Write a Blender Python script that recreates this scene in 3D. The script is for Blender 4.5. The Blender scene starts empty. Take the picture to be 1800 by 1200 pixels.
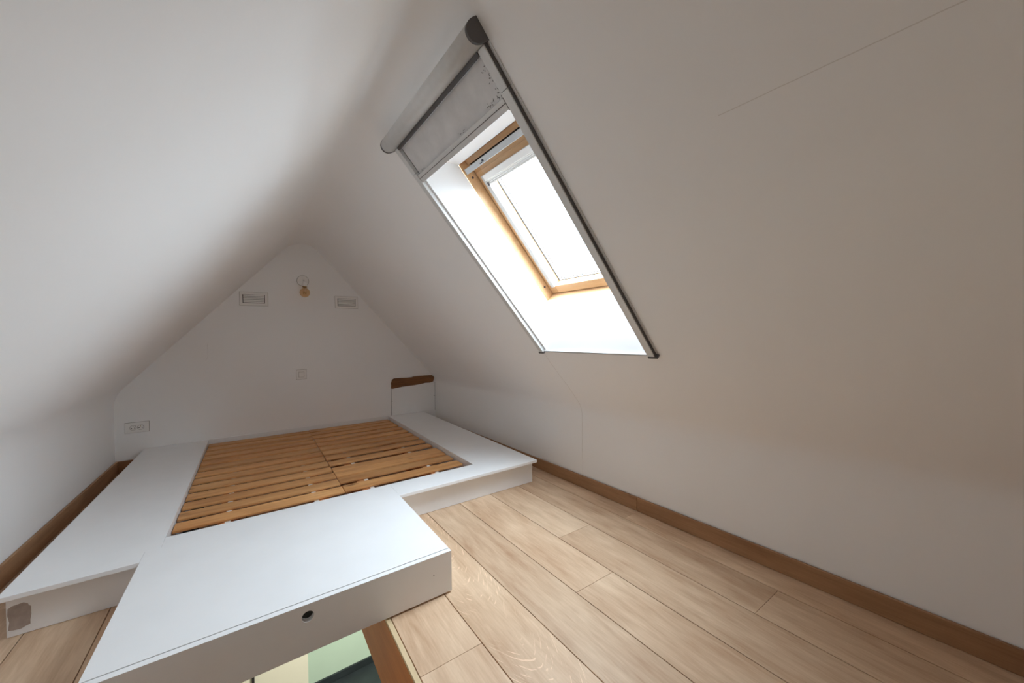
import bpy, bmesh, math, random
from mathutils import Vector, Matrix

random.seed(7)
SC = bpy.context.scene
COL = SC.collection

# ------------------------------------------------------------------ camera, sky, lights, exposure
RT = Vector((0.81983, -0.57246, -0.01288)).normalized()
FW = Vector((0.57228, 0.81992, -0.01481)).normalized()
UP = RT.cross(FW).normalized(); RT = FW.cross(UP).normalized()
cam_d = bpy.data.cameras.new('camera')
cam_d.sensor_fit = 'HORIZONTAL'; cam_d.sensor_width = 36.0
cam_d.lens = 651.013 / 1800 * 36.0
cam_d.clip_start = 0.02; cam_d.clip_end = 100
cam = bpy.data.objects.new('camera', cam_d)
M3 = Matrix((RT, UP, -FW)).transposed()
cam.matrix_world = Matrix.Translation((0, 0, 1.0765)) @ M3.to_4x4()
COL.objects.link(cam); SC.camera = cam

world = bpy.data.worlds.new('overcast_sky'); SC.world = world; world.use_nodes = True
bg = world.node_tree.nodes['Background']
bg.inputs['Color'].default_value = (0.76, 0.89, 1.0, 1)
# overcast sky (CIE): luminance (1 + 2 sin(elevation)) / 3 of the zenith value
_t = world.node_tree; _tc = _t.nodes.new('ShaderNodeTexCoord'); _sx = _t.nodes.new('ShaderNodeSeparateXYZ')
_t.links.new(_tc.outputs['Generated'], _sx.inputs[0])
_mx = _t.nodes.new('ShaderNodeMath'); _mx.operation = 'MAXIMUM'; _mx.inputs[1].default_value = 0.0
_ma = _t.nodes.new('ShaderNodeMath'); _ma.operation = 'MULTIPLY_ADD'; _ma.inputs[1].default_value = 2 / 3 * 9.0; _ma.inputs[2].default_value = 1 / 3 * 9.0
_t.links.new(_sx.outputs['Z'], _mx.inputs[0]); _t.links.new(_mx.outputs[0], _ma.inputs[0]); _gt = _t.nodes.new('ShaderNodeMath'); _gt.operation = 'GREATER_THAN'; _gt.inputs[1].default_value = 0.0
_t.links.new(_sx.outputs['Z'], _gt.inputs[0])
_ms = _t.nodes.new('ShaderNodeMath'); _ms.operation = 'MULTIPLY'; _t.links.new(_ma.outputs[0], _ms.inputs[0])
_gr = _t.nodes.new('ShaderNodeMath'); _gr.operation = 'MULTIPLY_ADD'; _gr.inputs[1].default_value = 0.55; _gr.inputs[2].default_value = 0.45  # ground below the horizon is darker than the sky
_t.links.new(_gt.outputs[0], _gr.inputs[0]); _t.links.new(_gr.outputs[0], _ms.inputs[1])
_t.links.new(_ms.outputs[0], bg.inputs['Strength'])

SC.view_settings.view_transform = 'Standard'; SC.view_settings.look = 'None'
SC.view_settings.gamma = 1.0; SC.view_settings.use_curve_mapping = False
SC.view_settings.exposure = 1.92
SC.cycles.max_bounces = 14; SC.cycles.diffuse_bounces = 11
SC.cycles.glossy_bounces = 4; SC.cycles.transparent_max_bounces = 12
SC.cycles.use_denoising = True
SC.cycles.sample_clamp_indirect = 0.0

# ------------------------------------------------------------------ frame of the sloping right side
YG = 4.297                                   # far gable wall
RA = math.atan((1.95 - 1.835) / 4.297)       # right wall is turned 1.5 degrees
KR = 1.11                                    # pitch of right slope
HV = Vector((math.cos(RA), math.sin(RA), 0))
BV = Vector((-math.sin(RA), math.cos(RA), 0))
AV = (HV - Vector((0, 0, KR))).normalized()  # down the slope
NV = AV.cross(BV); NV = NV if NV.z > 0 else -NV   # outwards through the roof
O0 = Vector((1.2 + YG * math.tan(RA), 0, 1.277))
def st(s, t, d=0.0): return O0 + AV * s + BV * t + NV * d
def rw(h, t, z): return Vector((O0.x, 0, 0)) + HV * h + BV * t + Vector((0, 0, z))
HW = (1.95 - O0.x) * math.cos(RA)            # distance of the right knee wall in the same frame

# portal in the skylight opening (guides daylight sampling)
pd = bpy.data.lights.new('skylight_portal', 'AREA'); pd.shape = 'RECTANGLE'; pd.size = 0.74; pd.size_y = 0.96
pd.cycles.is_portal = True
po = bpy.data.objects.new('skylight_portal', pd)
zax = NV; xax = BV; yax = zax.cross(xax)
po.matrix_world = Matrix.Translation(st(-0.30, 1.441, 0.385)) @ Matrix((xax, yax, zax)).transposed().to_4x4()
COL.objects.link(po)
# added area light without a fitting, brightens the room downstairs
ld = bpy.data.lights.new('downstairs_fill', 'AREA'); ld.shape = 'DISK'; ld.size = 0.5; ld.energy = 23
ld.color = (1.0, 0.97, 0.9)
lo = bpy.data.objects.new('downstairs_fill', ld); lo.location = (1.0, 2.7, -0.36); COL.objects.link(lo)

# ------------------------------------------------------------------ materials
def nodes(name, rough=0.5, spec=0.5):
    m = bpy.data.materials.new(name); m.use_nodes = True
    nt = m.node_tree; b = nt.nodes['Principled BSDF']
    b.inputs['Roughness'].default_value = rough
    b.inputs['Specular IOR Level'].default_value = spec
    return m, nt, b
def N(nt, t, **k):
    n = nt.nodes.new(t)
    for a, v in k.items():
        if a.startswith('_'): setattr(n, a[1:], v)
        else: n.inputs[a].default_value = v
    return n
def math_n(nt, op, a, b=None, clamp=False):
    n = nt.nodes.new('ShaderNodeMath'); n.operation = op; n.use_clamp = clamp
    for i, v in enumerate((a, b)):
        if v is None: continue
        if isinstance(v, (int, float)): n.inputs[i].default_value = v
        else: nt.links.new(v, n.inputs[i])
    return n.outputs[0]
def ramp(nt, fac, stops):
    r = nt.nodes.new('ShaderNodeValToRGB'); e = r.color_ramp.elements
    while len(e) < len(stops): e.new(0.5)
    for i, (p, c) in enumerate(stops):
        e[i].position = p; e[i].color = (c[0], c[1], c[2], 1)
    nt.links.new(fac, r.inputs[0]); return r.outputs[0]
def mix(nt, fac, a, b, mode='MIX'):
    n = nt.nodes.new('ShaderNodeMix'); n.data_type = 'RGBA'; n.blend_type = mode
    for i, v in ((0, fac), (6, a), (7, b)):
        if isinstance(v, (int, float)): n.inputs[i].default_value = v
        elif isinstance(v, tuple): n.inputs[i].default_value = (v[0], v[1], v[2], 1)
        else: nt.links.new(v, n.inputs[i])
    return n.outputs[2]
def bump(nt, b, h, strength, dist=0.002):
    n = N(nt, 'ShaderNodeBump', Strength=strength, Distance=dist)
    nt.links.new(h, n.inputs['Height']); nt.links.new(n.outputs[0], b.inputs['Normal'])
def srgb(r, g, b):
    f = lambda c: (c / 255 / 12.92) if c / 255 <= 0.04045 else ((c / 255 + 0.055) / 1.055) ** 2.4
    return (f(r), f(g), f(b))

def plain(name, col, rough=0.5, metal=0.0, var=0.04, spec=0.5, scale=30, bmp=0.0):
    m, nt, b = nodes(name, rough, spec); b.inputs['Metallic'].default_value = metal
    tc = nt.nodes.new('ShaderNodeTexCoord')
    n = N(nt, 'ShaderNodeTexNoise', Scale=scale, Detail=4.0); nt.links.new(tc.outputs['Object'], n.inputs['Vector'])
    c = ramp(nt, n.outputs['Fac'], [(0.3, tuple(x * (1 - var) for x in col)), (0.7, tuple(min(1, x * (1 + var)) for x in col))])
    nt.links.new(c, b.inputs['Base Color'])
    if bmp: bump(nt, b, n.outputs['Fac'], bmp)
    return m

def plaster(name, col, cracks=()):
    """painted plaster; cracks: list of (plane normal, offset, axis, lo, hi, width) hairlines in world metres"""
    m, nt, b = nodes(name, 0.75, 0.25)
    g = nt.nodes.new('ShaderNodeNewGeometry'); pos = g.outputs['Position']
    n1 = N(nt, 'ShaderNodeTexNoise', Scale=1.3, Detail=3.0); nt.links.new(pos, n1.inputs['Vector'])
    n2 = N(nt, 'ShaderNodeTexNoise', Scale=70.0, Detail=5.0); nt.links.new(pos, n2.inputs['Vector'])
    c = ramp(nt, n1.outputs['Fac'], [(0.3, tuple(x * 0.985 for x in col)), (0.7, tuple(x * 1.01 for x in col))])
    for (nv, off, ax, lo_, hi_, wd, stg, wob) in cracks:
        def dot(v):
            d = nt.nodes.new('ShaderNodeVectorMath'); d.operation = 'DOT_PRODUCT'
            nt.links.new(pos, d.inputs[0]); d.inputs[1].default_value = v; return d.outputs['Value']
        nz = N(nt, 'ShaderNodeTexNoise', Scale=9.0, Detail=5.0); nt.links.new(pos, nz.inputs['Vector'])
        w = math_n(nt, 'MULTIPLY', math_n(nt, 'SUBTRACT', nz.outputs['Fac'], 0.5), wob)
        d = math_n(nt, 'ABSOLUTE', math_n(nt, 'ADD', math_n(nt, 'SUBTRACT', dot(nv), off), w))
        a = math_n(nt, 'LESS_THAN', d, wd)
        q = dot(ax)
        k = math_n(nt, 'MULTIPLY', a, math_n(nt, 'MULTIPLY', math_n(nt, 'GREATER_THAN', q, lo_), math_n(nt, 'LESS_THAN', q, hi_)))
        c = mix(nt, math_n(nt, 'MULTIPLY', k, stg), c, (0.42, 0.37, 0.31))
    nt.links.new(c, b.inputs['Base Color'])
    bump(nt, b, n2.outputs['Fac'], 0.12, 0.002)
    return m

def wood(name, dark, light, axis='Y', rough=0.5, grain=28.0, stretch=14.0, rnd=0.16, fleck=False, knots=0.0, spec=0.4):
    m, nt, b = nodes(name, rough, spec)
    tc = nt.nodes.new('ShaderNodeTexCoord'); oi = nt.nodes.new('ShaderNodeObjectInfo')
    off = nt.nodes.new('ShaderNodeVectorMath'); off.operation = 'ADD'
    nt.links.new(tc.outputs['Object'], off.inputs[0])
    sc = nt.nodes.new('ShaderNodeVectorMath'); sc.operation = 'SCALE'; sc.inputs[0].default_value = (13.7, 29.3, 7.9)
    nt.links.new(oi.outputs['Random'], sc.inputs['Scale']); nt.links.new(sc.outputs[0], off.inputs[1])
    def mapped(s, st_):
        mp = nt.nodes.new('ShaderNodeMapping'); v = [s, s, s]; v['XYZ'.index(axis)] = s / st_
        mp.inputs['Scale'].default_value = v; nt.links.new(off.outputs[0], mp.inputs['Vector']); return mp.outputs[0]
    g1 = N(nt, 'ShaderNodeTexNoise', Scale=1.0, Detail=7.0, Roughness=0.62, Distortion=0.35)
    nt.links.new(mapped(grain, stretch), g1.inputs['Vector'])
    g2 = N(nt, 'ShaderNodeTexNoise', Scale=1.0, Detail=4.0, Distortion=0.6)
    nt.links.new(mapped(5.0, 3.0), g2.inputs['Vector'])
    g3 = N(nt, 'ShaderNodeTexNoise', Scale=1.0, Detail=2.0)
    nt.links.new(mapped(grain * 7, stretch * 2.2), g3.inputs['Vector'])
    f = math_n(nt, 'ADD', math_n(nt, 'MULTIPLY', g1.outputs['Fac'], 0.5), math_n(nt, 'MULTIPLY', g2.outputs['Fac'], 0.5))
    f = math_n(nt, 'ADD', math_n(nt, 'MULTIPLY', f, 0.86), math_n(nt, 'MULTIPLY', g3.outputs['Fac'], 0.14))
    c = ramp(nt, f, [(0.36, dark), (0.62, light)])
    if fleck:
        sx = nt.nodes.new('ShaderNodeSeparateXYZ'); nt.links.new(tc.outputs['Object'], sx.inputs[0])
        arch = math_n(nt, 'MULTIPLY', math_n(nt, 'POWER', math_n(nt, 'ABSOLUTE', sx.outputs['X']), 1.6), -6.0)
        cx = nt.nodes.new('ShaderNodeCombineXYZ')
        nt.links.new(math_n(nt, 'MULTIPLY', sx.outputs['X'], 26.0), cx.inputs['X'])
        nt.links.new(math_n(nt, 'MULTIPLY', math_n(nt, 'ADD', sx.outputs['Y'], arch), 75.0), cx.inputs['Y'])
        v = N(nt, 'ShaderNodeTexNoise', Scale=1.0, Detail=1.5, Roughness=0.4, Distortion=0.5); nt.links.new(cx.outputs[0], v.inputs['Vector'])
        zone = N(nt, 'ShaderNodeTexNoise', Scale=1.0, Detail=2.0); nt.links.new(mapped(5.0, 1.5), zone.inputs['Vector'])
        fl = math_n(nt, 'MULTIPLY', ramp(nt, v.outputs['Fac'], [(0.61, (0, 0, 0)), (0.67, (1, 1, 1))]),
                    ramp(nt, zone.outputs['Fac'], [(0.40, (0, 0, 0)), (0.52, (1, 1, 1))]))
        c = mix(nt, math_n(nt, 'MULTIPLY', fl, 0.6), c, tuple(min(1, x * 1.22 + 0.06) for x in light))
    if knots:
        mp = nt.nodes.new('ShaderNodeMapping'); v = [9.0, 9.0, 9.0]; v['XYZ'.index(axis)] = 3.2
        mp.inputs['Scale'].default_value = v; nt.links.new(off.outputs[0], mp.inputs['Vector'])
        vo = N(nt, 'ShaderNodeTexVoronoi', Scale=1.0); nt.links.new(mp.outputs[0], vo.inputs['Vector'])
        kf = ramp(nt, vo.outputs['Distance'], [(0.05, (1, 1, 1)), (0.17, (0, 0, 0))])
        pick = math_n(nt, 'GREATER_THAN', math_n(nt, 'FRACT', math_n(nt, 'MULTIPLY', vo.outputs['Color'], 3.3)), 0.55)
        c = mix(nt, math_n(nt, 'MULTIPLY', math_n(nt, 'MULTIPLY', kf, pick), knots), c, tuple(x * 0.28 for x in dark))
    val = math_n(nt, 'ADD', math_n(nt, 'MULTIPLY', oi.outputs['Random'], rnd * 2), 1 - rnd)
    hs = N(nt, 'ShaderNodeHueSaturation'); nt.links.new(c, hs.inputs['Color']); nt.links.new(val, hs.inputs['Value'])
    nt.links.new(hs.outputs[0], b.inputs['Base Color'])
    bump(nt, b, g1.outputs['Fac'], 0.08, 0.001)
    return m

WALLC = (0.92, 0.92, 0.918)
def world_planes():
    # vertical hairline crack down the right slope and knee wall; faint level joint high on the slope
    cr1 = (tuple(BV), 1.815, (0, 0, 1), 0.10, 0.955, 0.0011, 0.55, 0.022)
    s_ax = AV; cr2 = (tuple(AV), AV.dot(O0) - 0.477, tuple(BV), -1.3, 0.45, 0.0011, 0.3, 0.006)
    return [cr1, cr2]
MAT = {}
MAT['plaster_right'] = plaster('right_plaster', WALLC, world_planes())
MAT['plaster'] = plaster('white_plaster', WALLC, [
    ((1, 0, 0), -0.345, (0, 0, 1), 0.9, 1.05, 0.001, 0.3, 0.06)])
MAT['reveal'] = plaster('reveal_paint', (0.90, 0.90, 0.90))
MAT['white'] = plain('white_painted_board', (0.86, 0.865, 0.87), 0.42, var=0.015, scale=6)
MAT['white_plastic'] = plain('white_plastic', (0.88, 0.87, 0.85), 0.4, var=0.01)
MAT['shade_line'] = plain('painted_shade_line', (0.30, 0.27, 0.25), 0.8)  # flat grey painted as the thin shade lines around wall fittings
MAT['dark'] = plain('dark_void', (0.015, 0.012, 0.011), 0.8)
MAT['hole_dark'] = plain('dark_grey_core', (0.10, 0.10, 0.095), 0.7)
MAT['oak'] = wood('oak_floor', srgb(180, 144, 113), srgb(221, 193, 163), 'Y', 0.45, 24, 7, 0.08)
MAT['oak_fleck'] = wood('oak_floor_rayed', srgb(182, 146, 114), srgb(221, 192, 161), 'Y', 0.45, 24, 7, 0.03, fleck=True)
MAT['oak_dark'] = wood('oak_skirting', srgb(136, 98, 68), srgb(174, 134, 98), 'Y', 0.5, 30, 14, 0.05)
MAT['oak_dark_x'] = wood('oak_skirting_cross', srgb(136, 98, 68), srgb(174, 134, 98), 'X', 0.5, 30, 14, 0.05)
MAT['slat'] = wood('orange_pine_slat', srgb(182, 124, 72), srgb(226, 172, 114), 'X', 0.48, 26, 16, 0.13, knots=0.8)
MAT['batten'] = wood('orange_pine_batten', srgb(180, 112, 66), srgb(222, 158, 104), 'Y', 0.6, 26, 12, 0.05)
MAT['tape'] = plain('cotton_webbing', (0.80, 0.76, 0.70), 0.8)
MAT['lining'] = wood('varnished_lining', srgb(186, 102, 28), srgb(214, 132, 56), 'Y', 0.5, 22, 16, 0.02)
MAT['pale_strip'] = wood('pale_edge_strip', srgb(205, 180, 140), srgb(228, 206, 168), 'Y', 0.5, 22, 16, 0.02)
MAT['pine'] = wood('lacquered_pine', srgb(196, 156, 112), srgb(220, 184, 142), 'Y', 0.35, 30, 10, 0.05)
MAT['bare_wood'] = wood('bare_brown_wood', srgb(96, 62, 36), srgb(142, 98, 62), 'X', 0.8, 40, 10, 0.0)
MAT['alu'] = plain('brushed_aluminium_paint', (0.70, 0.71, 0.71), 0.42, metal=0.1, var=0.03)
MAT['alu_light'] = plain('pale_grey_coated_metal', (0.55, 0.57, 0.58), 0.4, metal=0.05, var=0.02)
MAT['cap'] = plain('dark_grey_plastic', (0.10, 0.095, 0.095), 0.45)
MAT['fabric'] = plain('grey_blind_fabric', (0.68, 0.68, 0.685), 0.85, var=0.08, scale=14, bmp=0.1)
MAT['dust'] = plain('grey_dust', (0.22, 0.21, 0.20), 0.9)
MAT['screw'] = plain('dark_screw', (0.05, 0.05, 0.07), 0.4)
MAT['brass'] = plain('brass', (0.42, 0.30, 0.14), 0.35, metal=0.8)
MAT['green_wall'] = plain('pale_green_paint', srgb(196, 216, 196), 0.7, var=0.02, scale=3)
MAT['cream_wall'] = plain('cream_paint', srgb(222, 216, 196), 0.7, var=0.02, scale=3)
MAT['slate'] = plain('slate_floor', (0.02, 0.027, 0.03), 0.45, var=0.3, scale=5)
MAT['smear'] = plain('grey_brown_filler', srgb(170, 158, 150), 0.8, var=0.12, scale=40)

def glass_mat(name, tint=(1, 1, 1), refl=0.03):
    m = bpy.data.materials.new(name); m.use_nodes = True; nt = m.node_tree
    for n in list(nt.nodes): nt.nodes.remove(n)
    o = nt.nodes.new('ShaderNodeOutputMaterial'); mx = nt.nodes.new('ShaderNodeMixShader')
    tr = nt.nodes.new('ShaderNodeBsdfTransparent'); gl = nt.nodes.new('ShaderNodeBsdfGlossy'); fr = nt.nodes.new('ShaderNodeLayerWeight')
    tr.inputs[0].default_value = (*tint, 1); gl.inputs['Roughness'].default_value = 0.03; fr.inputs[0].default_value = 0.5
    k = math_n(nt, 'ADD', math_n(nt, 'MULTIPLY', math_n(nt, 'POWER', fr.outputs['Facing'], 4.0), 0.6), refl)
    nt.links.new(k, mx.inputs[0]); nt.links.new(tr.outputs[0], mx.inputs[1]); nt.links.new(gl.outputs[0], mx.inputs[2])
    nt.links.new(mx.outputs[0], o.inputs[0]); return m
MAT['glass'] = glass_mat('window_glass')
MAT['amber'] = glass_mat('amber_bulb_glass', (0.93, 0.78, 0.58), 0.08)

# ------------------------------------------------------------------ mesh builder
WORLD = {}     # object -> world location of its origin
class MB:
    def __init__(s): s.v = []; s.f = []
    def quad(s, *p):
        i = len(s.v); s.v += [Vector(q) for q in p]; s.f.append(tuple(range(i, i + len(p)))); return s
    def hexa(s, p):   # p: 4 bottom, 4 top
        i = len(s.v); s.v += [Vector(q) for q in p]
        for f in ((3, 2, 1, 0), (4, 5, 6, 7), (0, 1, 5, 4), (1, 2, 6, 5), (2, 3, 7, 6), (3, 0, 4, 7)):
            s.f.append(tuple(i + k for k in f))
        return s
    def box(s, x0, x1, y0, y1, z0, z1):
        return s.hexa([(x0, y0, z0), (x1, y0, z0), (x1, y1, z0), (x0, y1, z0), (x0, y0, z1), (x1, y0, z1), (x1, y1, z1), (x0, y1, z1)])
    def sbox(s, s0, s1, t0, t1, d0, d1):   # box in the slope frame
        return s.hexa([st(a, b, c) for c in (d0, d1) for a, b in ((s0, t0), (s1, t0), (s1, t1), (s0, t1))])
    def prism(s, prof, off):               # prof: list of points, off: extrusion vector
        i = len(s.v); n = len(prof); off = Vector(off)
        s.v += [Vector(p) for p in prof] + [Vector(p) + off for p in prof]
        s.f.append(tuple(i + k for k in reversed(range(n)))); s.f.append(tuple(i + n + k for k in range(n)))
        for k in range(n):
            j = (k + 1) % n; s.f.append((i + k, i + j, i + n + j, i + n + k))
        return s
    def cyl(s, c, axis, r, h, n=24, r2=None):
        c = Vector(c); ax = Vector(axis).normalized(); u = ax.orthogonal().normalized(); w = ax.cross(u); r2 = r if r2 is None else r2
        i = len(s.v)
        for k in range(n):
            a = 2 * math.pi * k / n; s.v.append(c + (u * math.cos(a) + w * math.sin(a)) * r)
        for k in range(n):
            a = 2 * math.pi * k / n; s.v.append(c + ax * h + (u * math.cos(a) + w * math.sin(a)) * r2)
        s.f.append(tuple(i + k for k in reversed(range(n)))); s.f.append(tuple(i + n + k for k in range(n)))
        for k in range(n):
            j = (k + 1) % n; s.f.append((i + k, i + j, i + n + j, i + n + k))
        return s
    def lathe(s, c, axis, prof, n=28):      # prof: (r, h)
        c = Vector(c); ax = Vector(axis).normalized(); u = ax.orthogonal().normalized(); w = ax.cross(u)
        i = len(s.v)
        for r, h in prof:
            for k in range(n):
                a = 2 * math.pi * k / n; s.v.append(c + ax * h + (u * math.cos(a) + w * math.sin(a)) * r)
        for j in range(len(prof) - 1):
            for k in range(n):
                k2 = (k + 1) % n; s.f.append((i + j * n + k, i + j * n + k2, i + (j + 1) * n + k2, i + (j + 1) * n + k))
        return s
    def tube(s, pts, r, n=8):
        pts = [Vector(p) for p in pts]; i = len(s.v)
        for q, p in enumerate(pts):
            d = (pts[min(q + 1, len(pts) - 1)] - pts[max(q - 1, 0)]).normalized(); u = d.cross(Vector((0.3, 1, 0.2))).normalized(); w = d.cross(u)
            for k in range(n):
                a = 2 * math.pi * k / n; s.v.append(p + (u * math.cos(a) + w * math.sin(a)) * r)
        for q in range(len(pts) - 1):
            for k in range(n):
                k2 = (k + 1) % n; s.f.append((i + q * n + k, i + q * n + k2, i + (q + 1) * n + k2, i + (q + 1) * n + k))
        s.f.append(tuple(i + k for k in range(n))); s.f.append(tuple(i + (len(pts) - 1) * n + k for k in reversed(range(n))))
        return s
    def build(s, name, mat, parent=None, bevel=0.0, smooth=False, kind=None, label=None, cat=None, group=None, seg=2):
        lo = Vector((min(v[k] for v in s.v) for k in range(3))); hi = Vector((max(v[k] for v in s.v) for k in range(3)))
        c = (lo + hi) / 2
        if parent is None: c.z = lo.z
        me = bpy.data.meshes.new(name)
        me.from_pydata([tuple(v - c) for v in s.v], [], s.f); me.update()
        bm = bmesh.new(); bm.from_mesh(me)
        bmesh.ops.recalc_face_normals(bm, faces=bm.faces)
        if bevel:
            ed = [e for e in bm.edges if e.is_manifold and len(e.link_faces) == 2 and e.calc_face_angle(0) > 0.5]
            bmesh.ops.bevel(bm, geom=ed, offset=bevel, segments=seg, affect='EDGES', profile=0.5)
        bm.to_mesh(me); bm.free()
        if smooth:
            for p in me.polygons: p.use_smooth = True
        me.materials.append(MAT[mat] if isinstance(mat, str) else mat)
        o = bpy.data.objects.new(name, me); COL.objects.link(o)
        place(o, c, parent); tag(o, label, cat, group, kind)
        return o
def place(o, wloc, parent):
    WORLD[o] = Vector(wloc)
    if parent is not None:
        o.parent = parent; o.location = Vector(wloc) - WORLD[parent]
    else: o.location = wloc
def tag(o, label=None, cat=None, group=None, kind=None):
    if label: o['label'] = label
    if cat: o['category'] = cat
    if group: o['group'] = group
    if kind: o['kind'] = kind
def thing(name, loc, label, cat, group=None, kind=None):
    o = bpy.data.objects.new(name, None); o.empty_display_size = 0.05; COL.objects.link(o)
    place(o, loc, None); tag(o, label, cat, group, kind); return o
def clone(src, wloc, parent):
    o = src.copy(); COL.objects.link(o); place(o, wloc, parent); return o

# ------------------------------------------------------------------ room shell
XL, KL, CL = -0.937, 1.114, 1.668            # left wall, pitch and intercept of the left slope
T0, T1 = 1.079, 1.803                        # skylight opening across
S0, S1 = -0.96, 0.404                        # skylight opening down the slope
YB_, YE = -2.25, 4.36
def arc(p0, v, p1, n):                       # circular-looking fillet from p0 to p1 around vertex v
    out = []
    d0 = (p0 - v).normalized(); d1 = (p1 - v).normalized(); half = math.acos(max(-1, min(1, d0.dot(d1)))) / 2
    tl = (p0 - v).length; r = tl * math.tan(half); cen = v + (d0 + d1).normalized() * (r / math.sin(half))
    a0 = p0 - cen; a1 = p1 - cen; ang = math.acos(max(-1, min(1, a0.normalized().dot(a1.normalized()))))
    for k in range(n + 1):
        f = k / n; out.append(cen + a0 * (math.sin((1 - f) * ang) / math.sin(ang)) + a1 * (math.sin(f * ang) / math.sin(ang)))
    return out
ZKR = O0.z - KR * HW                         # right knee height
def section(t):
    y = t
    zk = CL + KL * XL
    tl = 0.09
    v = Vector((XL, y, zk)); dL = Vector((1, 0, KL)).normalized()
    left_wall = [Vector((XL, y, -0.02))] + arc(Vector((XL, y, zk - tl)), v, v + dL * tl, 10)
    xr = O0.x - math.tan(RA) * t
    va = Vector(((O0.z + KR * xr - CL) / (KL + KR), y, 0)); va.z = CL + KL * va.x
    R = 0.155 + 0.06 * max(0.0, min(1.0, (t - 2.0) / 2.3)); tlen = R / math.tan(math.radians(42))
    sv = -(xr - va.x) / AV.x * HV.x          # slope coordinate of the ridge line
    s_t = sv + tlen
    pr = st(s_t, t); pl = va - dL * tlen
    vv = st(sv, t); vv.y = (pl.y + pr.y) / 2
    ridge = arc(pl, vv, pr, 16)
    tk = 0.058; sk = HW / AV.dot(HV)
    kn = rw(HW, t, ZKR)
    slope_end = st(sk - tk, t)
    right = arc(slope_end, kn, rw(HW, t, ZKR - tk), 10) + [rw(HW, t, -0.02)]
    return left_wall, ridge, s_t, sk, tk, right
ts = sorted(set([YB_, -0.6, 0.2, T0, T1, 2.4, 3.0, 3.7, YE]))
secs = [section(t) for t in ts]
def loft(rows):                              # rows: list (per t) of equal-length point lists
    m = MB(); n = len(rows[0])
    for r in rows: m.v += r
    for i in range(len(rows) - 1):
        for k in range(n - 1): m.f.append((i * n + k, i * n + k + 1, (i + 1) * n + k + 1, (i + 1) * n + k))
    return m
dLv = Vector((1, 0, KL)).normalized()
loft([s[0] + [s[0][-1] + dLv * 0.1] for s in secs]).build('wall_left', 'plaster', smooth=True, kind='structure')
loft([[st(s[3] - s[4] - 0.1, t)] + s[5] for s, t in zip(secs, ts)]).build('wall_right', 'plaster_right', smooth=True, kind='structure')
rows = []
for s, t in zip(secs, ts):
    up = max(S0, s[2] + 0.015)
    rows.append([s[0][-1] + dLv * 0.1] + s[1] + [st(up, t), st(S1, t), st(s[3] - s[4] - 0.1, t)])
cm = loft(rows); n = len(rows[0]); i0 = ts.index(T0)
hole = (i0 * n + n - 3, i0 * n + n - 2, (i0 + 1) * n + n - 2, (i0 + 1) * n + n - 3)
cm.f.remove(hole)
ceiling = cm.build('ceiling', 'plaster_right', smooth=True, kind='structure')
# skylight reveal: vertical sill side, level head, splayed cheeks
D = 0.219; SI0, SI1 = -0.766, 0.167
rv = MB()
o_ = [st(S0, T0), st(S1, T0), st(S1, T1), st(S0, T1)]
i_ = [st(SI0, T0, D), st(SI1, T0, D), st(SI1, T1, D), st(SI0, T1, D)]
for k in range(4):
    j = (k + 1) % 4; rv.quad(o_[k], o_[j], i_[j], i_[k])
rv.build('reveal', 'reveal', ceiling)
# gable walls
def gable(y, name, mat):
    s = section(y); c = Vector((0.45, y, 1.0))
    pts = list(s[0]) + list(s[1]) + [st(S0 + 0.4, y)] + list(s[5])
    m = MB(); m.v = [Vector((p.x + (0.04 if p.x > c.x else -0.04), y, p.z + (0.04 if p.z > 0.3 else -0.02))) for p in pts]
    m.f = [tuple(range(len(pts)))]
    return m.build(name, mat, kind='structure')
gable(YG, 'wall_far', 'plaster')
gable(-2.20, 'wall_rear', 'plaster')

# ------------------------------------------------------------------ floor with stair opening
HX0, HX1, HY0, HY1 = -0.40, 0.4105, -0.35, 2.02
fl = MB()
for (x0, x1, y0, y1) in ((-1.05, HX0, -2.3, 4.36), (HX1, 2.05, -2.3, 4.36), (HX0, HX1, -2.3, HY0), (HX0, HX1, HY1, 4.36)):
    fl.box(x0, x1, y0, y1, -0.30, -0.018)
floor = fl.build('floor', 'dark', kind='structure')
SSL = -0.0137
def plank(xa, xb, y0, y1, ga=0.0016, skew=True, xb2=None, mat='oak'):
    k = SSL if skew else 0.0
    m = MB()
    X = lambda x, y: x + k * y
    ra = lambda y: X(xa, y) + ga
    rb = lambda y: (X(xb, y) - ga) if xb2 is None else xb2(y)
    y0 += 0.0006; y1 -= 0.0006
    m.hexa([(ra(y0), y0, -0.018), (rb(y0), y0, -0.018), (rb(y1), y1, -0.018), (ra(y1), y1, -0.018),
            (ra(y0), y0, 0), (rb(y0), y0, 0), (rb(y1), y1, 0), (ra(y1), y1, 0)])
    return m.build('plank', mat, floor, bevel=0.0007, seg=1)
wallx = lambda y: 1.95 + (1.835 - 1.95) / 4.297 * y - 0.002
cols = [(0.654, 0.879, [-2.19, 0.05, 2.62, 4.29]), (0.879, 1.103, [-2.19, 0.42, 2.9, 4.29]), (1.103, 1.333, [-2.19, 1.112, 3.3, 4.29]),
        (1.333, 1.567, [-2.19, -0.5, 1.467, 3.4, 4.29]), (1.567, 1.784, [-2.19, 0.627, 2.75, 4.29])]
for a, b_, js in cols:
    for y0, y1 in zip(js, js[1:]): plank(a, b_, y0, y1, mat='oak_fleck' if a == 0.654 else 'oak')
for y0, y1 in ((-2.19, -0.3), (-0.3, 1.403), (1.403, 3.0), (3.0, 4.29)): plank(1.784, 0, y0, y1, xb2=wallx)
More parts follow.
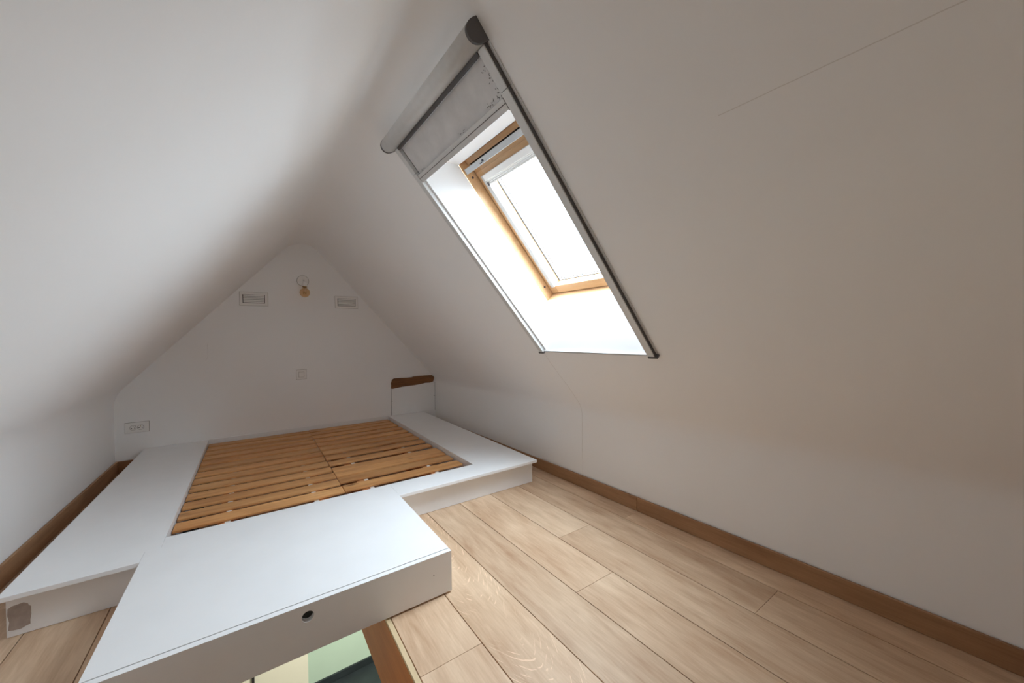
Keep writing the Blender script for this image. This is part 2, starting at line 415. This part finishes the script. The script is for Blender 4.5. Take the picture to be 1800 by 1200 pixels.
# column beside the opening: square cut along the edge strip
def cut_plank(x_in, xs, y0, y1):
    m = MB(); X = lambda y: xs + SSL * y - 0.0016; y0 += 0.0006; y1 -= 0.0006
    m.hexa([(x_in, y0, -0.018), (X(y0), y0, -0.018), (X(y1), y1, -0.018), (x_in, y1, -0.018), (x_in, y0, 0), (X(y0), y0, 0), (X(y1), y1, 0), (x_in, y1, 0)])
    m.build('plank', 'oak', floor, bevel=0.0007, seg=1)
for y0, y1 in ((-0.35, 1.123), (1.123, HY1)): cut_plank(0.4135, 0.654, y0, y1)
def left_strip(xs, x_in, y0, y1):
    m = MB(); X = lambda y: xs + SSL * y + 0.0016
    m.hexa([(X(y0), y0, -0.018), (x_in, y0, -0.018), (x_in, y1, -0.018), (X(y1), y1, -0.018), (X(y0), y0, 0), (x_in, y0, 0), (x_in, y1, 0), (X(y1), y1, 0)])
    m.build('plank', 'oak', floor, bevel=0.0007, seg=1)
left_strip(-0.464, HX0 - 0.001, -0.35, 4.29)
for js in [[-2.19, 0.9, 3.1, 4.29]]:
    for y0, y1 in zip(js, js[1:]): plank(-0.688, -0.464, y0, y1)
for y0, y1 in ((-2.19, 0.2), (0.2, 2.4), (2.4, 4.29)):
    m = MB(); xr_ = lambda y: -0.688 + SSL * y - 0.0016
    m.hexa([(XL + .002, y0, -0.018), (xr_(y0), y0, -0.018), (xr_(y1), y1, -0.018), (XL + .002, y1, -0.018), (XL + .002, y0, 0), (xr_(y0), y0, 0), (xr_(y1), y1, 0), (XL + .002, y1, 0)])
    m.build('plank', 'oak', floor, bevel=0.0007, seg=1)
for (a, b_) in ((-0.40, -0.24), (-0.24, -0.016), (-0.016, 0.208), (0.208, 0.43), (0.43, 0.654)):
    plank(a, b_, HY1 + 0.0, 4.29) if a >= -0.3 else None
    plank(a, b_, -2.19, HY0 - 0.002)
# lining of the stair opening
tr = thing('trim_1', (HX1, 0.8, -0.30), None, None, kind='structure')
MB().box(HX1 - 0.018, HX1 - 0.0005, HY0, HY1, -0.30, -0.011).build('lining_board', 'lining', tr, bevel=0.001)
MB().box(HX1 - 0.0175, HX1 - 0.0005, HY0, HY1, -0.0105, 0.001).build('edge_strip', 'pale_strip', tr, bevel=0.001)
MB().box(HX0 + 0.0005, HX0 + 0.020, HY0, HY1, -0.30, 0.0).build('lining_board', 'lining', tr, bevel=0.001)
MB().box(HX0 + 0.021, HX1 - 0.021, HY1 - 0.020, HY1 - 0.0005, -0.30, 0.0).build('lining_board', 'lining', tr, bevel=0.001)
MB().box(HX0 + 0.021, HX1 - 0.021, HY0 + 0.0005, HY0 + 0.020, -0.30, 0.0).build('lining_board', 'lining', tr, bevel=0.001)
tr['kind'] = 'structure'

# baseboards
def board_along(p0, p1, inward, th, h, name, mat, parent):
    p0 = Vector(p0); p1 = Vector(p1); w = Vector(inward) * th; z = Vector((0, 0, h))
    return MB().hexa([p0, p1, p1 + w, p0 + w, p0 + z, p1 + z, p1 + w + z, p0 + w + z]).build(name, mat, parent, bevel=0.002)
bbR = thing('baseboard_right', (1.92, 1.4, 0), None, None, kind='structure')
wx = lambda y: Vector((wallx(y) - 0.001, y, 0.001))
for y0, y1 in ((-2.18, 1.410), (1.412, 4.28)): board_along(wx(y0), wx(y1), -HV, 0.014, 0.082, 'board', 'oak_dark', bbR)
bbL = thing('baseboard_left', (XL, 1.4, 0), None, None, kind='structure')
for y0, y1 in ((-2.18, 1.8), (1.802, 4.2955)): board_along((XL + .002, y0, .001), (XL + .002, y1, .001), (1, 0, 0), 0.014, 0.098, 'board', 'oak_dark', bbL)
bbF = MB().box(XL + .0162, -0.775, YG - 0.016, YG - 0.002, 0.001, 0.098).build('baseboard_far', 'oak_dark_x', bevel=0.002, kind='structure')

# ------------------------------------------------------------------ room downstairs, seen through the opening
ZF = -2.585
MB().box(-1.05, 2.05, -1.45, 4.45, ZF - 0.1, ZF).build('floor_lower', 'slate', kind='structure')
MB().box(-1.05, 2.05, 4.33, 4.43, ZF, -0.30).build('wall_lower_far', 'green_wall', kind='structure')
MB().box(-1.05, 0.372, 4.03, 4.10, ZF, -0.30).build('wall_lower_cream', 'cream_wall', kind='structure')
MB().box(-0.069, -0.05, 4.012, 4.03, ZF, -0.5).build('trim_2', 'dark', kind='structure')
MB().box(0.372, 2.05, 4.31, 4.33, ZF, ZF + 0.075).build('baseboard_lower', 'slate', bevel=0.003, kind='structure')
MB().box(-1.15, -1.05, -1.45, 4.45, ZF, -0.30).build('wall_lower_left', 'cream_wall', kind='structure')
MB().box(2.05, 2.15, -1.45, 4.45, ZF, -0.30).build('wall_lower_right', 'green_wall', kind='structure')
MB().box(-1.05, 2.05, -1.55, -1.45, ZF, -0.30).build('wall_lower_rear', 'cream_wall', kind='structure')

# ------------------------------------------------------------------ bed platform
ZT, TB = 0.176, 0.018
bx0, bx1, rL, rR, rF, yS, xa, xb, yB = -0.762, 1.671, -0.347, 1.252, 2.294, 2.096, -0.397, 0.667, 1.423
yR = 2.150
bed = thing('bed_platform', (0.45, 2.9, 0), 'low white painted bed platform with slat recess and front step over the stair opening', 'bed')
def slab(poly, z0, z1, name, mat, parent, bevel=0.0012):
    return MB().prism([(x, y, z0) for x, y in poly], (0, 0, z1 - z0)).build(name, mat, parent, bevel=bevel)
yE = YG - 0.003
slab([(bx0, yS), (xa - .0006, yS), (xa - .0006, 2.19), (rL - .0006, 2.19), (rL - .0006, rF), (rL, rF), (rL, yE), (bx0, yE)], ZT - TB, ZT, 'side_board', 'white', bed)
slab([(xb + .0004, yS), (bx1, yS), (bx1, yE), (rR, yE), (rR, rF), (xb + .0004, rF)], ZT - TB, ZT, 'side_board', 'white', bed)
slab([(xa, yB + 0.0268), (xb, yB + 0.0268), (xb, rF), (rL, rF), (rL, 2.19 + .0006), (xa, 2.19 + .0006)], ZT - TB, ZT, 'front_board', 'white', bed)
# risers and outer sides
for (x0, x1) in ((bx0 + 0.006, xa - 0.001), (xb + 0.001, bx1 - 0.004)):
    MB().box(x0, x1, yR, yR + 0.018, 0.001, ZT - TB).build('riser', 'white', bed, bevel=0.001)
MB().box(bx0 + 0.006, bx0 + 0.024, yR + .019, yE, 0.001, ZT - TB).build('side_panel', 'white', bed)
MB().box(bx1 - 0.022, bx1 - 0.004, yR + .019, yE, 0.001, ZT - TB).build('side_panel', 'white', bed)
MB().box(xa, xa + 0.018, yB + 0.026, 2.35, 0.004, ZT - TB).build('side_panel', 'white', bed)
MB().box(xb - 0.018, xb, yB + 0.026, 2.20, 0.004, ZT - TB).build('side_panel', 'white', bed)
# recess inner faces
MB().box(rL - 0.018, rL, rF, yE, 0.001, ZT - TB).build('recess_panel', 'white', bed)
MB().box(rR, rR + 0.018, rF, yE, 0.001, ZT - TB).build('recess_panel', 'white', bed)
MB().box(rL, rR, rF - 0.018, rF, 0.001, ZT - TB).build('recess_panel', 'white', bed)
MB().box(rL + .001, rR - .001, yE - 0.012, yE, 0.001, ZT + 0.004).build('recess_panel', 'white', bed)
# fascia with finger hole
hx, hz, hr = 0.134, 0.1335, 0.0185
m = MB(); y0, y1 = yB, yB + 0.022; zb = 0.008
n = 32; sq = 0.03
def ringpt(k): a = 2 * math.pi * k / n; return (hx + hr * math.cos(a), hz + hr * math.sin(a))
def sqpt(k):
    a = 2 * math.pi * k / n; c, s_ = math.cos(a), math.sin(a); q = sq / max(abs(c), abs(s_)); return (hx + q * c, hz + q * s_)
xs_ = [xa, hx - sq, hx + sq, xb]; zs_ = [zb, hz - sq, hz + sq, ZT]
for y in (y0, y1):
    for i in range(3):
        for j in range(3):
            if i == 1 and j == 1: continue
            m.quad((xs_[i], y, zs_[j]), (xs_[i + 1], y, zs_[j]), (xs_[i + 1], y, zs_[j + 1]), (xs_[i], y, zs_[j + 1]))
    for k in range(n):
        a, b_, c, d = ringpt(k), ringpt(k + 1), sqpt(k + 1), sqpt(k)
        m.quad((a[0], y, a[1]), (b_[0], y, b_[1]), (c[0], y, c[1]), (d[0], y, d[1]))
for k in range(n):
    a, b_ = ringpt(k), ringpt(k + 1); m.quad((a[0], y0, a[1]), (b_[0], y0, b_[1]), (b_[0], y1, b_[1]), (a[0], y1, a[1]))
m.quad((xa, y0, zb), (xb, y0, zb), (xb, y1, zb), (xa, y1, zb)); m.quad((xa, y0, ZT), (xb, y0, ZT), (xb, y1, ZT), (xa, y1, ZT))
m.quad((xa, y0, zb), (xa, y1, zb), (xa, y1, ZT), (xa, y0, ZT)); m.quad((xb, y0, zb), (xb, y1, zb), (xb, y1, ZT), (xb, y0, ZT))
fas = m.build('fascia_board', 'white', bed)
MB().box(0.05, 0.22, yB + 0.05, yB + 0.06, 0.08, 0.157).build('latch_block', 'hole_dark', bed)
MB().cyl((0.5877, yB + 0.0005, 0.100), (0, -1, 0), 0.0022, 0.001, 10).build('nail_head', 'hole_dark', fas)
# filler smear on the riser
poly = [(-0.752, .118), (-0.742, .126), (-0.715, .130), (-0.705, .122), (-0.702, .112), (-0.697, .106), (-0.697, .072), (-0.700, .048), (-0.700, .030), (-0.712, .026), (-0.722, .020), (-0.740, .022), (-0.752, .026), (-0.749, .06), (-0.753, .09)]
MB().prism([(x, yR - 0.0006, z * 0.86 + 0.005) for x, z in poly], (0, 0.0004, 0)).build('filler_smear', 'smear', bed, label='rubbed grey brown filler patch')

# slats
ZS = 0.146; SW, STH = 0.099, 0.0135
sl_front = [2.422 + 0.1445 * i for i in range(13)]
right_off = [.006, .020, .008, -.036, -.012, .004, .006, .004, .006, .015, .026, .018, .010]
for (x0, x1, offs, lab) in ((rL + 0.004, 0.4385, [0] * 13, 'left'), (0.4415, rR - 0.012, right_off, 'right')):
    lbl = ('roll of orange pine bed slats lying beside the wall with the double socket' if lab == 'left'
           else 'roll of orange pine bed slats with uneven gaps beside the brown stained access panel')
    roll = thing('slat_roll', ((x0 + x1) / 2, 3.3, ZS - STH), lbl, 'bed slats', 'pine slat rolls in the bed recess')
    proto = None
    for i, (yf, of) in enumerate(zip(sl_front, offs)):
        cy = yf + of + SW / 2; c = Vector(((x0 + x1) / 2, cy, ZS - STH / 2))
        if proto is None:
            proto = MB().box(x0, x1, cy - SW / 2, cy + SW / 2, ZS - STH, ZS).build('slat', 'slat', roll, bevel=0.003)
        else:
            o = clone(proto, c + Vector((random.uniform(-.0015, .0015), 0, random.uniform(-.0006, 0))), roll)
            if lab == 'right': o.rotation_euler.z = random.uniform(-.006, .006)
    for tx in ((-0.128, 0.285) if lab == 'left' else (0.598, 1.035)):
        MB().box(tx - 0.012, tx + 0.012, 2.31, 4.27, ZS - STH - 0.0022, ZS - STH - 0.0005).build('tape', 'tape', roll)
for bxm, bw in ((-0.140, .055), (0.322, .055), (0.565, .05), (1.018, .05)):
    MB().box(bxm - bw / 2, bxm + bw / 2, 2.300, 4.28, 0.001, ZS - STH - 0.0025).build('support_batten', 'batten', bed)

# ------------------------------------------------------------------ skylight window
win = thing('window_1', st(0.2, 1.441, 0.30), None, None, kind='structure')
fr_ = MB()
def frame_parts(name, parent, s0, s1, t0, t1, w, d0, d1, mat, bev=0.002, w_top=None, w_bot=None):
    wt = w if w_top is None else w_top; wb = w if w_bot is None else w_bot
    out = []
    out.append(MB().sbox(s0, s1, t1 - w, t1, d0, d1).build(name, mat, parent, bevel=bev))
    out.append(MB().sbox(s0, s1, t0, t0 + w, d0, d1).build(name, mat, parent, bevel=bev))
    out.append(MB().sbox(s0, s0 + wt, t0 + w, t1 - w, d0, d1).build(name, mat, parent, bevel=bev))
    out.append(MB().sbox(s1 - wb, s1, t0 + w, t1 - w, d0, d1).build(name, mat, parent, bevel=bev))
    return out
# fixed frame (outside the reveal edge)
frame_parts('frame', win, SI0 - 0.03, SI1 + 0.03, T0 - 0.03, T1 + 0.03, 0.0295, D + 0.001, 0.356, 'pine', 0.001)
MB().sbox(SI0, SI0 + 0.028, T0 + .001, T1 - .001, D + 0.052, 0.355).build('frame_head', 'pine', win, bevel=0.002)
MB().sbox(SI0 + 0.0285, SI0 + 0.034, T0 + .003, T1 - .003, D + 0.07, 0.355).build('head_gap', 'dark', win)
frame_parts('cladding', win, SI0 - 0.03, SI1 + 0.03, T0 - 0.03, T1 + 0.03, 0.058, 0.3565, 0.379, 'cap', 0.001, w_top=0.10, w_bot=0.06)
# moving sash
SA0, SA1, TA0, TA1 = -0.728, 0.163, T0 + 0.003, T1 - 0.003
sash = thing('sash', st(0.16, 1.441, 0.30), None, None)
sash.parent = win; sash.location = WORLD[sash] - WORLD[win]
GI = 0.032
frame_parts('sash_rail', sash, SA0, SA1, TA0, TA1, 0.056, 0.284, 0.345, 'pine', 0.003, w_top=0.075, w_bot=0.053)
MB().sbox(SA0 + 0.046, SA0 + 0.050, TA0 + .03, TA1 - .002, 0.279, 0.284).build('sash_bead', 'pine', sash, bevel=0.001)
pane = MB().sbox(SA0 + 0.05, SA1 - 0.04, TA0 + 0.04, TA1 - 0.04, 0.346, 0.350).build('pane', 'glass', sash)
gl = frame_parts('spacer_bar', sash, SA0 + 0.070, SA1 - 0.050, TA0 + 0.054, TA1 - 0.054, 0.007, 0.3400, 0.3455, 'cap', 0)
gl = frame_parts('spacer_bar', sash, SA0 + 0.075, SA1 - 0.058, TA0 + 0.070, TA1 - 0.072, 0.006, 0.352, 0.356, 'cap', 0)
# white side channels and rolled-up inner blind
for ta in (TA1 - 0.060, TA0 + 0.030):
    MB().sbox(-0.655, 0.112, ta, ta + 0.030, 0.276, 0.2838).build('blind_channel', 'alu_light', sash, bevel=0.001)
bc = MB().sbox(-0.655, -0.622, TA0 + 0.061, TA1 - 0.061, 0.262, 0.300).build('blind_headrail', 'white_plastic', sash, bevel=0.003)
for k in range(3):
    MB().sbox(-0.6215 + k * 0.0095, -0.613 + k * 0.0095, TA0 + 0.063, TA1 - 0.063, 0.270 + 0.003 * (k % 2), 0.298).build('blind_pleat', 'white_plastic', bc, bevel=0.002)
for ta in (TA1 - 0.069, TA0 + 0.063):
    MB().sbox(-0.612, -0.594, ta, ta + 0.006, 0.264, 0.270).build('blind_clip', 'screw', bc)
# ventilation bar with latch
vb = MB().sbox(-0.731, -0.702, T0 + 0.012, T1 - 0.022, 0.216, 0.262).build('vent_bar', 'alu_light', win, bevel=0.003)
MB().cyl(st(-0.716, 1.610, 0.216), -NV, 0.006, 0.004, 14).build('latch_hole', 'screw', vb)
MB().sbox(-0.713, -0.709, 1.622, 1.640, 0.2135, 0.216).build('latch_mark', 'screw', vb)
for (s_, d_) in ((-0.674, 0.254), (0.090, 0.260)):
    for tt, dr in ((T1 + 0.0006, -1), (T0 - 0.0006, 1)):
        MB().cyl(st(s_, tt, d_), BV * dr, 0.0065, 0.003, 16).build('screw_cap', 'screw', win)

# ------------------------------------------------------------------ roller blind on the slope
rb = thing('roller_blind', st(0.41, 1.441, 0.0), 'grey aluminium roller blind with round cassette and side rails around the skylight', 'blind')
prof2 = [(-1.057, -0.001), (-1.058, -0.022), (-1.054, -0.044), (-1.043, -0.062), (-1.027, -0.071), (-1.010, -0.070), (-0.997, -0.060), (-0.990, -0.044), (-0.987, -0.022), (-0.987, -0.001)]
def dense(p, it=2):
    for _ in range(it):
        q = [p[0]]
        for a, b_ in zip(p, p[1:]):
            q += [(a[0] * .75 + b_[0] * .25, a[1] * .75 + b_[1] * .25), (a[0] * .25 + b_[0] * .75, a[1] * .25 + b_[1] * .75)]
        p = q + [p[-1]]
    return p
pf = dense(prof2)
cas = MB().prism([st(s_, 1.030, d_) for s_, d_ in pf], BV * 0.822).build('cassette', 'alu', rb)
for p in cas.data.polygons: p.use_smooth = len(p.vertices) == 4
cs = (-1.022, -0.034)
for ta, tl in ((1.020, 0.0095), (1.8525, 0.0095)):
    MB().prism([st(cs[0] + (s_ - cs[0]) * 1.02, ta, cs[1] + (d_ - cs[1]) * 1.02 - 0.0) for s_, d_ in pf], BV * tl).build('end_cap', 'cap', cas, bevel=0.0)
MB().sbox(-0.9865, -0.974, 1.068, 1.812, -0.026, -0.010).build('cassette_slot', 'cap', rb)
def rail(tin, tout, lip0, lip1):
    for s0, s1 in ((-0.986, -0.8515), (-0.850, 0.392)):
        r = MB().sbox(s0, s1, tin, tout, -0.024, -0.001).build('side_rail', 'alu', rb, bevel=0.002)
        MB().sbox(s0, s1, lip0, lip1, -0.004, -0.001).build('rail_lip', 'alu', r, bevel=0.001)
        if tin < 1.4: MB().sbox(s0, s1, tin - 0.0012, tin - 0.0001, -0.0195, -0.0045).build('rail_dark_strip', 'cap', r)  # thin dark strip on the side face of the right rail
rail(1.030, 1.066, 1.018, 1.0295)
rail(1.814, 1.848, 1.8485, 1.860)
for t0_, t1_ in ((1.016, 1.067), (1.813, 1.862)):
    MB().sbox(0.3925, 0.404, t0_, t1_, -0.025, -0.001).build('rail_end_cap', 'cap', rb, bevel=0.003)
MB().sbox(0.388, 0.400, 1.0675, 1.8125, -0.014, -0.001).build('bottom_rail', 'alu_light', rb, bevel=0.002)
MB().sbox(-0.97, -0.84, 1.8045, 1.8125, -0.0062, -0.0045).build('rail_slot', 'cap', rb)
fab = MB().sbox(-0.9715, -0.836, 1.068, 1.804, -0.0085, -0.0075).build('fabric', 'fabric', rb)
bar = MB().sbox(-0.838, -0.798, 1.068, 1.812, -0.020, -0.002).build('bottom_bar', 'alu', rb, bevel=0.002)
MB().sbox(-0.8215, -0.8190, 1.069, 1.811, -0.0212, -0.0198).build('bar_groove', 'cap', bar)
MB().sbox(-0.838, -0.796, 1.0672, 1.0710, -0.021, -0.003).build('bar_glide', 'cap', bar)
# dust clumps stuck to the fabric
rr = random.Random(3)
dm = MB()
for k in range(46):
    e = k % 3
    if e == 0: s_, t_ = rr.uniform(-0.96, -0.85), 1.078 + abs(rr.gauss(0, .012))
    elif e == 1: s_, t_ = -0.842 - abs(rr.gauss(0, .005)), rr.choice([rr.uniform(1.08, 1.25), rr.uniform(1.7, 1.8), 1.36 + rr.gauss(0, .02)])
    else: s_, t_ = -0.842 - abs(rr.gauss(0, .01)), rr.uniform(1.07, 1.16)
    a = rr.uniform(.0012, .003)
    dm.tube([st(s_ + rr.gauss(0, a), t_ + rr.gauss(0, a), -0.0095) for _ in range(3)], 0.0007, 4)
dmo = dm.build('dust', 'dust', fab); dmo['kind'] = 'stuff'

# ------------------------------------------------------------------ things on the gable wall
YW = YG - 0.0005
def frame_y(m, x0, x1, z0, z1, w, ya, yb):
    m.box(x0, x1, ya, yb, z0, z0 + w); m.box(x0, x1, ya, yb, z1 - w, z1)
    m.box(x0, x0 + w, ya, yb, z0 + w, z1 - w); m.box(x1 - w, x1, ya, yb, z0 + w, z1 - w); return m
for (x0, x1, lab) in ((-0.100, 0.122, 'white louvred air vent between the amber bulb lamp and the double socket side slope'),
                      (0.718, 0.944, 'white louvred air vent above the brown stained access panel')):
    z0, z1 = 1.397, 1.524
    v = thing('air_vent', ((x0 + x1) / 2, YW, z0), lab, 'vent', 'louvred vents high on the end wall')
    frame_y(MB(), x0, x1, z0, z1, 0.0235, YW - 0.006, YW).build('frame', 'white_plastic', v, bevel=0.001)
    MB().box(x0 - .002, x1 + .002, YW - 0.00025, YW, z0 - .002, z1 + .002).build('edge_shade', 'shade_line', v)  # grey sheet painted as the shade line round the vent frame
    MB().box(x0 + .0235, x1 - .0235, YW - 0.0008, YW - 0.0002, z0 + .0235, z1 - .0235).build('back_plate', 'dark', v)
    for k in range(5):
        zz = z0 + 0.0275 + k * 0.0152
        MB().hexa([(x0 + .029, YW - .0068, zz), (x1 - .027, YW - .0068, zz), (x1 - .027, YW - .0012, zz + .006), (x0 + .029, YW - .0012, zz + .006),
                   (x0 + .029, YW - .0058, zz + .0085), (x1 - .027, YW - .0058, zz + .0085), (x1 - .027, YW - .0012, zz + .0135), (x0 + .029, YW - .0012, zz + .0135)]).build('louvre', 'white_plastic', v)
# wall lamp with bare amber globe bulb
lamp = thing('wall_lamp', (0.425, YW, 1.49), 'wall lamp with round white plate, white socket and bare amber globe bulb', 'lamp')
MB().lathe((0.422, YW, 1.662), (0, -1, 0), [(0.0, 0.014), (0.046, 0.014), (0.0505, 0.012), (0.0525, 0.0), (0.0, 0.0)], 36).build('base_plate', 'white_plastic', lamp, smooth=False)
MB().lathe((0.422, YW, 1.662), (0, -1, 0), [(0.0, 0.0002), (0.0550, 0.0002), (0.0550, 0.001), (0.0, 0.001)], 36).build('edge_shade', 'shade_line', lamp)  # grey disc standing in for the shade at the plate's rim
MB().tube([(0.426, YW - .012, 1.668), (0.428, YW - .045, 1.668), (0.430, YW - .060, 1.660), (0.431, YW - .062, 1.645)], 0.006, 10).build('arm', 'white_plastic', lamp, smooth=True)
bx_, by_ = 0.431, YW - 0.062
MB().lathe((bx_, by_, 1.600), (0, 0, 1), [(0.0, 0.0), (0.019, 0.0), (0.020, 0.006), (0.020, 0.036), (0.015, 0.050), (0.0, 0.052)], 28).build('socket', 'white_plastic', lamp, smooth=True)
MB().lathe((bx_, by_, 1.590), (0, 0, 1), [(0.0, 0.0), (0.0165, 0.0), (0.0215, 0.003), (0.0215, 0.0085), (0.0, 0.0095)], 28).build('collar', 'brass', lamp, smooth=False)
R = 0.0465; cz = 1.538
prof = [(0.0145, 0.052), (0.0150, 0.046)] + [(R * math.sin(a), R * math.cos(a)) for a in [math.radians(x) for x in range(26, 181, 11)]] + [(0.0005, -R)]
blb = MB().lathe((bx_, by_, cz), (0, 0, 1), prof, 32).build('bulb', 'amber', lamp, smooth=True, label='amber glass globe bulb')
MB().lathe((bx_, by_, cz), (0, 0, 1), [(0.0, 0.05), (0.009, 0.05), (0.006, 0.02), (0.003, 0.012), (0.0, 0.012)], 12).build('stem', 'tape', blb, smooth=True)
sp = [(bx_ + 0.014 * math.cos(a * 2.2), by_ + 0.014 * math.sin(a * 2.2), cz + 0.012 - 0.030 * ((a * 1.7) % 1)) for a in [k * 0.12 for k in range(40)]]
MB().tube(sp, 0.0008, 5).build('filament', 'brass', blb)
# light switch
sw = thing('light_switch', (0.392, YW, 0.668), 'square white light switch on the end wall above the bed slats', 'switch')
MB().box(0.346, 0.438, YW - 0.0003, YW, 0.666, 0.764).build('edge_shade', 'shade_line', sw)  # grey sheet in place of the shade line round the switch
MB().box(0.348, 0.436, YW - 0.008, YW, 0.668, 0.762).build('plate', 'white_plastic', sw, bevel=0.002)
MB().box(0.3675, 0.4165, YW - 0.0086, YW - 0.0078, 0.687, 0.743).build('rocker_gap', 'shade_line', sw)
MB().box(0.3695, 0.4145, YW - 0.012, YW - 0.0082, 0.689, 0.741).build('rocker', 'white_plastic', sw, bevel=0.0015)
# double socket
so = thing('power_outlet', (-0.804, YW, 0.315), 'white double power outlet beside the narrow end of the left wall', 'outlet')
MB().box(-0.878, -0.730, YW - 0.0003, YW, 0.316, 0.404).build('edge_shade', 'shade_line', so)  # grey sheet in place of the shade line round the outlet
pl = MB().box(-0.876, -0.732, YW - 0.009, YW, 0.318, 0.402).build('plate', 'white_plastic', so, bevel=0.002)
MB().box(-0.8505, -0.7575, YW - 0.0115, YW - 0.0088, 0.337, 0.383).build('inset', 'white_plastic', so, bevel=0.001)
for cx in (-0.8265, -0.7815):
    MB().lathe((cx, YW - 0.0118, 0.360), (0, -1, 0), [(0.0205, 0.0), (0.0205, 0.002), (0.0185, 0.002), (0.0185, -0.0005)], 28).build('well_ring', 'shade_line', so)
    w_ = MB().cyl((cx, YW - 0.0116, 0.360), (0, -1, 0), 0.0184, 0.0006, 28).build('well', 'white_plastic', so)
    for dx in (-0.0095, 0.0095): MB().cyl((cx + dx, YW - 0.0122, 0.357), (0, -1, 0), 0.0034, 0.0008, 12).build('pin_hole', 'dark', w_)
    MB().cyl((cx, YW - 0.0122, 0.3695), (0, -1, 0), 0.0026, 0.006, 12).build('earth_pin', 'brass', w_)
# white access panel and the bare wood above it
ap = thing('access_panel', (1.56, YW, 0.178), 'plain white access panel set in the end wall below the bare wood strip', 'panel')
MB().box(1.2895, 1.828, YW - 0.0012, YW - 0.0002, 0.178, 0.520).build('gap_backing', 'dark', ap)
MB().box(1.293, 1.8245, YW - 0.005, YW - 0.0013, 0.178, 0.522).build('panel_board', 'plaster', ap, bevel=0.001)
for (x, z) in ((1.297, 0.342), (1.8165, 0.352)):
    MB().box(x - .009, x + .009, YW - 0.0062, YW - 0.005, z - .0012, z + .0012).build('catch', 'hole_dark', ap)
# irregular strip of bare wood
rr = random.Random(5)
top = [(1.300, .590), (1.322, .603), (1.40, .604), (1.47, .600), (1.54, .603), (1.546, .609), (1.62, .611), (1.70, .612), (1.785, .610), (1.806, .597), (1.818, .576)]
bot = [(1.812, .556), (1.803, .530), (1.76, .520), (1.70, .521), (1.64, .512), (1.56, .505), (1.48, .502), (1.42, .499), (1.36, .492), (1.302, .484), (1.284, .492), (1.290, .520), (1.286, .548)]
MB().prism([(x, YW - 0.0085, z) for x, z in top + bot], (0, 0.0032, 0)).build('bare_wood_strip', 'bare_wood', bevel=0.001,
    label='ragged strip of bare brown wood above the white access panel', cat='wood strip')
